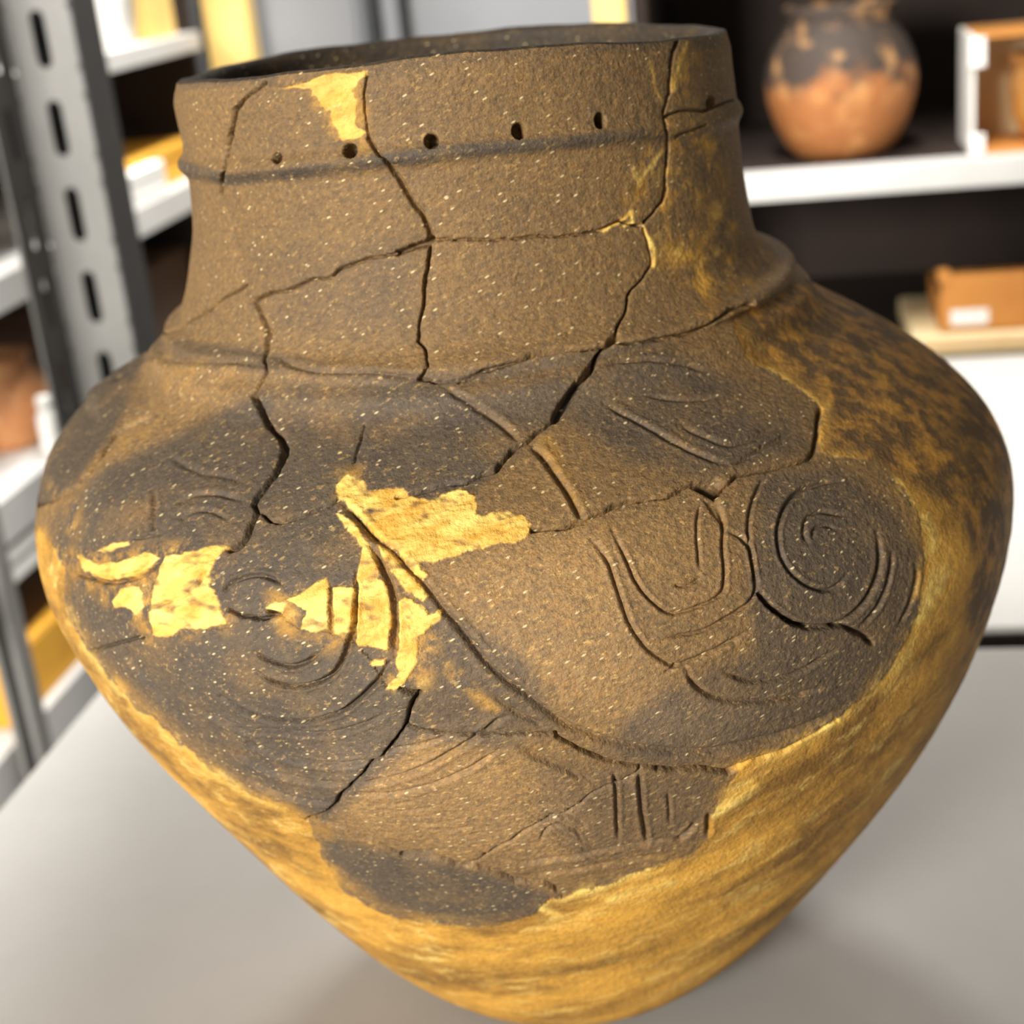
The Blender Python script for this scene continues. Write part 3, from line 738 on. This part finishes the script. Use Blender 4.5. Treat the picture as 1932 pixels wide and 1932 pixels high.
# --- fills
PLASTER = [
 'D 500,950 600,1000 640,1040 840,1045 900,1075 1000,1100 1180,1020 1230,1050 1280,1090 1280,1190 1470,1180 1560,1200 1620,1260 1600,1320 1530,1360 1400,1370 1250,1410 1100,1460 990,1500 960,1480 950,1530 1000,1570 970,1595 900,1540 850,1480 780,1400 700,1340 640,1280 560,1190 460,1100 430,1060 450,1000',
 'D 430,1190 480,1190 550,1260 600,1330 650,1400 690,1480 700,1530 690,1570 740,1620 760,1750 765,1880 H 750,720 560,700 555,600 560,370 560,250 590,110',
 'H 680,80 760,130 850,220 920,300 1000,400 960,430 860,360 800,280 730,190',
 'H 810,430 860,400 920,440 1000,520 1080,480 1080,530 1000,600 930,640 930,740 900,850 850,930 780,980 740,960 800,870 815,700',
 'H 405,350 540,345 540,600 480,660 420,620',
 'H 130,430 370,285 385,330 380,600 300,620 210,600 260,480',
 'H 0,470 70,420 130,450 110,500 60,510 20,480',
 'G 270,130 400,210 520,200 700,130 780,170 700,240 560,300 420,290 320,240',
 'G 400,130 440,100 590,65 590,100 470,130',
 'G 490,430 540,350 650,340 680,450 630,510 570,470 500,470',
 'G 830,160 1000,130 1120,90 1200,100 1120,180 1090,280 1090,350 1130,400 1140,480 1180,560 1050,600 900,600 850,650 740,640 710,540 740,400 740,300 780,220',
 'H 640,800 740,775 735,820 680,830',
 'A 750,375 920,330 1010,285 1270,275 1210,330 1170,400 1200,480 1190,600 1260,650 1200,680 1110,695 1060,600 1040,520 960,440 900,380',
]
CLAY = pts('P -200,-300 1700,-300 1600,515 B 1850,1310 1700,1410 1550,1460 1450,1490 E 1280,200 1300,240 1450,310 1600,400 1700,480 1770,550 F 485,240 490,300 465,400 470,490 580,520 700,530 850,560 930,650 1000,750 1070,880 1090,1000 1100,1150 1090,1300 1070,1450 1030,1560 970,1680 900,1800 800,1932 '
 'I 1800,1175 1600,1292 1400,1382 1260,1440 1250,1500 1180,1620 1100,1720 K 940,400 930,500 860,585 700,640 550,685 400,742 300,770 180,800 100,822 J 1750,940 1680,980 1640,1040 1500,1090 1300,1120 1150,1112 1000,1100 830,1080 700,1030 560,960 450,870 380,770 340,700 330,620 300,550 260,470 '
 'G 1600,1720 1530,1680 1450,1650 1330,1600 1200,1530 1080,1450 1000,1370 900,1290 830,1230 730,1140 650,1090 560,1000 450,880 380,770 320,700 240,560 190,430 200,230 130,100 80,30 0,-10 -400,-30')
fine = vnoise(vx, vy, 7, 5, 2) * 3.0
claym = poly_mask(CLAY, 2.0, vx + 1.6 * ragx + fine, vy + 1.6 * ragy - fine)
plas = 1 - claym; fresh = np.zeros(len(vx))
fine = vnoise(vx, vy, 7, 5, 2) * 3.0; patch = np.minimum(0, vnoise(vx * 0.6 + 0.5 * vy, vy * 1.2 - 0.3 * vx, 22, 17, 3) + 0.12) * 2.2
pm = np.zeros((len(PLASTER), len(vx)))
for i, sp in enumerate(PLASTER):
    p = pts(sp); kk = poly_mask(p, 2.6, vx + 1.5 * ragx + fine, vy + 1.5 * ragy - fine)
    kk = np.clip(kk * (1.15 + 0.75 * patch), 0, 1)
    pm[i] = kk
    if i != 12: fresh = np.maximum(fresh, kk)
    else: fresh = np.maximum(fresh, 0.6 * kk)
plas = np.maximum(plas, pm.max(0))
# light edge where new plaster was feathered onto the clay
for spec, w, s in (('G 240,560 320,700 450,890 650,1100 900,1300 1080,1460 1330,1610 1530,1690', 9, 0.55), ('I 1932,1100 1800,1180 1600,1295 1450,1370', 12, 0.9), ('K 1150,225 1060,290 960,370', 12, 0.95),
                ('K 110,815 300,775 550,690 700,645', 9, 1.0), ('K 420,820 600,760 740,720', 7, 0.8), ('K 100,830 40,850 70,880 140,900', 7, 0.9), ('F 1080,900 1160,1040 1190,1180 1150,1320 1080,1480 1010,1640 920,1800 850,1900', 16, 0.6),
                ('F 930,660 1000,750 1060,840', 7, 0.7), ('F 470,500 560,530 640,545', 5, 0.6), ('E 1450,315 1600,405 1740,530', 6, 0.5), ('B 1000,1050 1050,1130 1070,1170 1055,1240', 6, 0.9), ('B 800,1060 880,1010 940,960 960,1010 900,1040', 5, 1.0),
                ('B 960,740 980,820 1040,740 1100,640', 6, 0.7), ('B 1230,80 1200,170 1160,330', 7, 0.7), ('B 1040,180 1060,300 1100,400', 6, 0.5)):
    p = pts(spec); k, d, par = dist_line(p, w * 3, vx + 1.5 * ragx, vy + 1.5 * ragy)
    v = s * np.exp(-(d / w) ** 2); fresh[k] = np.maximum(fresh[k], v)
    if spec[0] in 'B': plas[k] = np.maximum(plas[k], np.clip(v * 1.4 - 0.3, 0, 1))
# thin yellow wash rubbed over the clay
smear = np.zeros(len(vx))
for spec, soft, s in (('B 1000,560 1150,520 1230,120 1280,150 1250,500 1400,600 1480,900 1650,1130 1700,1250 1500,1420 1250,1580 1180,1500 1240,1400 1050,1200 1000,1030 900,900 960,700', 22, 0.95),
    ('A 880,380 1240,290 1280,700 1250,760 1050,700 1000,560', 14, 0.6), ('G 150,120 1250,80 1200,620 700,680 420,420 200,280', 22, 0.85), ('H 0,380 560,300 560,700 250,780 100,680', 18, 0.8),
    ('H 560,640 1000,560 1080,700 1000,960 800,1000 620,840', 16, 0.65), ('D 380,920 620,900 560,1180 440,1180', 14, 0.6), ('E 0,700 130,720 330,1150 520,1250 700,1600 520,1500 400,1300 200,1000', 16, 0.5),
    ('H 960,640 1100,760 1350,1010 1560,1130 1500,1160 1300,1080 1100,880', 12, 0.6), ('C 230,1040 470,750 900,480 780,780 450,900 300,1050', 20, 0.35), ('C 740,240 820,200 1300,260 1280,330 800,450', 18, 0.3),
    ('E 1050,60 1350,30 1300,260 1450,330 1200,250 1100,170', 18, 0.7), ('J 250,420 420,520 400,760 300,640', 12, 0.5), ('C 60,980 300,1100 300,1350 60,1300', 16, 0.5), ('F 500,510 900,560 1080,880 950,800 800,620', 12, 0.55)):
    smear = np.maximum(smear, s * poly_mask(spec, soft, vx, vy))
k, d, _ = dist_line(CLAY[18:], 60, vx + 2 * ragx, vy + 2 * ragy)
smear[k] = np.maximum(smear[k], 0.75 * np.exp(-(d / 15) ** 2))
# blackened clay, with some shade painted into the same mask
soot_and_shade = np.zeros(len(vx)) + 0.12
for spec, soft, s in (('P 90,990 190,880 330,820 470,745 560,715 780,712 870,730 970,815 990,850 900,925 650,1000 690,1060 700,1190 800,1300 800,1390 610,1560 590,1545 400,1430 180,1230 100,1100', 22, 0.95),
    ('P 300,640 480,655 640,690 860,705 960,680 1130,655 1250,632 1250,650 1120,690 960,715 860,735 620,720 480,700 300,680', 14, 0.75),  # shade under the neck ring, put into the clay colour
    ('P 330,300 430,328 620,306 830,272 1080,255 1240,238 1250,262 1080,282 830,304 620,332 430,352 340,330', 8, 0.95),
    ('P 860,750 1100,690 1250,650 1330,690 1520,775 1530,850 1330,900 1180,870 1060,790 1000,830', 30, 0.85),
    ('P 1430,890 1580,880 1690,960 1740,1060 1730,1180 1650,1310 1500,1400 1250,1450 1100,1420 1250,1300 1420,1230 1400,1000', 26, 0.8),
    ('P 1450,930 1560,900 1660,1000 1660,1110 1580,1160 1480,1120 1440,1020', 18, 0.9),
    ('P 600,1560 700,1600 900,1640 1050,1690 1020,1740 860,1745 720,1700 620,1620', 14, 0.95), ('P 780,1100 1000,1250 1060,1380 960,1420 760,1390 800,1250', 20, 0.75),
    ('P 330,85 520,135 520,160 340,170', 12, 0.6), ('P 460,470 800,450 800,640 520,640', 50, 0.4), ('P 690,120 1370,60 1370,90 1000,105 690,150', 10, 0.5), ('P 60,800 200,690 292,652 275,705 240,765 200,835 140,920 60,965', 12, 0.9), ('P 1020,1430 1360,1460 1320,1590 1100,1630 1000,1560', 30, 0.5)):  # left shoulder fold among these: its shade is put into the colour
    soot_and_shade = np.maximum(soot_and_shade, s * poly_mask(spec, soft, vx, vy))
# browner plaster on the right shoulder, partly weaker light put into its colour
brown = np.zeros(len(vx))
for spec, soft, s in (('P 1350,560 1560,500 2000,600 2000,1250 1850,1230 1810,1170 1830,1050 1790,960 1700,900 1560,850 1560,760 1450,680', 26, 1.0), ('P 1820,1150 2000,1150 1900,1420 1640,1640 1620,1560 1760,1380', 24, 0.45)):
    brown = np.maximum(brown, s * poly_mask(spec, soft, vx, vy))
# rough hand-worked surface of fill and clay
H += 0.00028 * plas * vnoise(vx, vy, 34, 71, 4) + 0.00016 * vnoise(vx, vy, 60, 91, 4)
H += 0.0006 * fresh * (0.3 + vnoise(vx * 0.5 + vy, vy - vx * 0.2, 14, 31, 3))
H -= 0.0004 * (plas - 0.5) * (1 - fresh) * 0

# --- which sherd does each spot belong to: flood the fields between the cracks
CELL = 3; GN = 1932 // CELL + 2
bar = np.zeros((GN, GN), bool)
def mark(p):
    for a, b in zip(p[:-1], p[1:]):
        n = int(max(abs(b - a).max() / (CELL * 0.4), 1)) + 1
        q = a[None] + (b - a)[None] * np.linspace(0, 1, n)[:, None]
        ii = (q / CELL).astype(int)
        for dx, dy in ((0, 0), (1, 0), (0, 1)):
            x = np.clip(ii[:, 0] + dx, 0, GN - 1); y = np.clip(ii[:, 1] + dy, 0, GN - 1); bar[y, x] = True
for i, p in enumerate(CRP[:33] + [CRP[33], CRP[34]]): mark(p)
mark(CRP[37])
for spec in ('D 800,1090 500,1020 450,1100', 'A 530,1570 585,1665', 'C 1400,1180 1345,1140', 'D 990,1500 1040,1700 H 1090,490 1230,650 1370,830 1530,960 1780,1150 1770,1240 I 150,1235',
             'H 940,990 850,930', 'B 980,1030 1010,1030', 'G 680,655 740,640 850,650 1000,620 1180,590 1290,520', 'B 1550,1450 1850,1310', 'E 1750,620 1780,540', 'C 1420,340 1250,262 1100,268 950,258 820,240 740,230',
             'H 70,510 210,600 380,620 H 560,690 640,800 740,960', 'J 1760,890 1800,930', 'A 640,340 665,220', 'A 1260,290 1265,180', 'C 1200,1405 780,1450 430,1400 200,1330 60,1330', 'C 700,600 760,400 740,230', 'G 430,715 330,735', 'H 740,960 830,975', 'D 940,370 700,335 500,330 300,325 60,240 C 1420,300'): mark(pts(spec))
cyy, cxx = np.mgrid[0:GN, 0:GN]; ccx = (cxx.ravel() + 0.5) * CELL; ccy = (cyy.ravel() + 0.5) * CELL
lab = np.zeros(GN * GN, int)
lab[~inside(CLAY, ccx, ccy)] = 1
for i, sp in enumerate(PLASTER): lab[inside(pts(sp), ccx, ccy)] = 2 + i
lab = lab.reshape(GN, GN); cov = np.zeros((GN, GN), bool); cov[np.clip((vy / CELL).astype(int), 0, GN - 1), np.clip((vx / CELL).astype(int), 0, GN - 1)] = True
cov |= np.roll(cov, 1, 0) | np.roll(cov, 1, 1)
free = (lab == 0) & ~bar & cov
nxt = 50; sizes = {}
fl = free.tolist(); lb = lab.tolist()
for y in range(GN):
    row = fl[y]
    for x in range(GN):
        if row[x]:
            stack = [(y, x)]; row[x] = False; n = 0
            while stack:
                a, b = stack.pop(); lb[a][b] = nxt; n += 1
                for c, d in ((a + 1, b), (a - 1, b), (a, b + 1), (a, b - 1)):
                    if 0 <= c < GN and 0 <= d < GN and fl[c][d]: fl[c][d] = False; stack.append((c, d))
            sizes[nxt] = n; nxt += 1
lab = np.array(lb)
for l, n in sizes.items():
    if n < 220: lab[lab == l] = 0
for _ in range(60):
    z = lab == 0
    if not z.any(): break
    for sh, ax in ((1, 0), (-1, 0), (1, 1), (-1, 1)):
        r = np.roll(lab, sh, ax); u = (lab == 0) & (r >= 50); lab[u] = r[u]
lab[lab == 0] = 1
vlab = lab[np.clip((jy / CELL).astype(int), 0, GN - 1), np.clip((jx / CELL).astype(int), 0, GN - 1)]
tone = np.ones(len(vx))
for l in sizes:
    k = vlab == l
    if not k.any(): continue
    q = np.random.default_rng(l); tone[k] = 1 + q.uniform(-0.05, 0.05)
    mx_, my_ = vx[k].mean(), vy[k].mean()
    H[k] += (q.uniform(-0.25, 0.25) + q.uniform(-0.0011, 0.0011) * (vx[k] - mx_) + q.uniform(-0.0011, 0.0011) * (vy[k] - my_)) * 1e-3

# paler and darker firing of the clay
for spec, soft, v in (('P 820,1080 1000,1020 1110,1000 1160,1060 1200,1180 1270,1290 1420,1340 1300,1400 1150,1390 1040,1330 930,1220', 60, 0.45), ('P 640,1420 900,1400 1050,1470 1130,1560 1050,1640 850,1600 650,1540', 40, 0.30), ('P 560,1400 760,1360 900,1350 800,1440 640,1470', 26, 0.18),
        ('P 200,-50 1500,-50 1480,480 1250,620 800,650 300,620', 40, -0.09), ('P 300,690 440,705 340,825 210,880 150,975 120,985 200,850 270,735', 14, 0.2), ('P 140,1050 450,900 640,1000 660,1250 500,1450 250,1280', 60, -0.08), ('P 1130,1000 1330,940 1380,1060 1350,1150 1230,1150', 40, 0.12)):
    tone += v * poly_mask(spec, soft, vx, vy)
# --- spread what was measured over the unseen side
def field(v, default, fade=False):
    f = np.full(NR * NCOL, default, float); f[VI] = v; f = f.reshape(NR, NCOL)
    return f
FLD = {'plaster': field(plas, 1), 'soot_and_shade': field(soot_and_shade, 0), 'smear': field(smear, 0), 'brown': field(brown, 0), 'fresh': field(fresh, 0), 'tone': field(tone, 1)}
HF = field(H, 0); LF = field(vlab, 1).astype(int)
half = NCF // 2; backmid = NCF + len(PHB) // 2
for r in range(NR):
    c = np.nonzero(VIS[r, :NCF])[0]
    if len(c) < 10: continue
    a, b = c[0] + 2, c[-1] - 2
    for f in list(FLD.values()) + [LF]:
        f[r, :a] = f[r, a]; f[r, b + 1:backmid] = f[r, b]; f[r, backmid:] = f[r, a]
    HF[r, :a] = HF[r, a] * np.linspace(0, 1, a) if a > 0 else 0
    HF[r, b + 1:NCF] = HF[r, b] * np.linspace(1, 0, NCF - b - 1)
phw = np.where(PH > math.pi, PH - 2 * math.pi, PH)
HF += 0.0030 * np.exp(-((T - 10.2) / 0.55) ** 2)[:, None] * np.clip((phw - 0.35) / 0.5, 0, 1)[None, :] * (np.abs(phw) < 2.8)[None, :]
POS = BASE + NRM * HF[..., None]
POS[-1, :, 2] = BASE[-1, :, 2]; POS[0] = BASE[0]

pot = empty('decorated_pot', (0, 0, 0), roomframe=False)
tag(pot, 'large restored brown clay pot with incised spirals and yellow plaster fills on the table', 'pot')
r_, c_ = np.mgrid[0:NR - 1, 0:NCOL]; c2 = (c_ + 1) % NCOL
QUADS = np.stack([r_ * NCOL + c_, r_ * NCOL + c2, (r_ + 1) * NCOL + c2, (r_ + 1) * NCOL + c_], -1).reshape(-1, 4)
QL = LF[:NR - 1].reshape(-1)
PF = POS.reshape(-1, 3)
a, b, c, d = [PF[QUADS[len(QUADS) // 2 + 400, i]] for i in range(4)]
if np.dot(np.cross(b - a, d - a), NRM.reshape(-1, 3)[QUADS[len(QUADS) // 2 + 400, 0]]) < 0: QUADS = QUADS[:, ::-1]
def np_mesh(name, V, Q, mat, parent, attrs=None):
    me = bpy.data.meshes.new(name); me.vertices.add(len(V)); me.vertices.foreach_set('co', np.ascontiguousarray(V, np.float32).ravel())
    me.loops.add(Q.size); me.loops.foreach_set('vertex_index', np.ascontiguousarray(Q, np.int32).ravel())
    me.polygons.add(len(Q)); me.polygons.foreach_set('loop_start', np.arange(0, Q.size, 4, dtype=np.int32)); me.polygons.foreach_set('loop_total', np.full(len(Q), 4, np.int32))
    me.polygons.foreach_set('use_smooth', np.ones(len(Q), bool)); me.update(calc_edges=True); me.validate()
    for k, v in (attrs or {}).items():
        at = me.attributes.new(k, 'FLOAT', 'POINT'); at.data.foreach_set('value', np.ascontiguousarray(v, np.float32))
    me.materials.append(mat)
    o = bpy.data.objects.new(name, me); COL.objects.link(o); o.parent = parent
    return o
for l in sorted(set(QL.tolist())):
    q = QUADS[QL == l]
    if len(q) < 12: continue
    u, inv = np.unique(q, return_inverse=True)
    name = 'sherd' if l >= 50 else 'plaster_fill'
    o = np_mesh(name, PF[u], inv.reshape(-1, 4), M['pot'], pot, {k: f.reshape(-1)[u] for k, f in FLD.items()})
    if l == 1: o['label'] = 'ochre plaster restoring the lower and right-hand wall'
# inner wall with the lip
def shell():
    ph = np.linspace(0, 2 * math.pi, 181)[:-1]; rows = []
    top = wall(np.array([0.0]), ph)[0]
    for dr, dz in ((0.0, 0.0), (0.0008, 0.0006), (0.003, 0.0008), (0.006, 0.0002), (0.0075, -0.0015)):
        q = wall(np.array([0.0]), ph, dr)[0].copy(); q[:, 2] += dz; rows.append(q)
    for t in np.linspace(0.6, len(LEVELS) - 2.2, 60): rows.append(wall(np.array([t]), ph, 0.0085)[0])
    V = np.concatenate(rows); n = 180; m_ = len(rows)
    r, c = np.mgrid[0:m_ - 1, 0:n]; cn = (c + 1) % n
    Q = np.stack([r * n + c, (r + 1) * n + c, (r + 1) * n + cn, r * n + cn], -1).reshape(-1, 4)
    z = np.zeros(len(V)); 
    return np_mesh('inner_wall', V, Q, M['pot'], pot, {'plaster': z, 'soot_and_shade': z + 1.0, 'smear': z, 'brown': z, 'fresh': z, 'tone': z + 0.55})
shell()
# base disc
bm_ = MB(); ph = np.linspace(0, 2 * math.pi, 97)[:-1]; ring = wall(np.array([len(LEVELS) - 1.0]), ph)[0]
bm_.add([tuple(p) for p in ring], [tuple(range(95, -1, -1))])
o = bm_.build('base', M['pot']); o.parent = pot; o.matrix_world = Matrix.Identity(4)
for k_, v_ in (('plaster', 1.0), ('tone', 1.0)):
    at = o.data.attributes.new(k_, 'FLOAT', 'POINT'); at.data.foreach_set('value', [v_] * len(o.data.vertices))
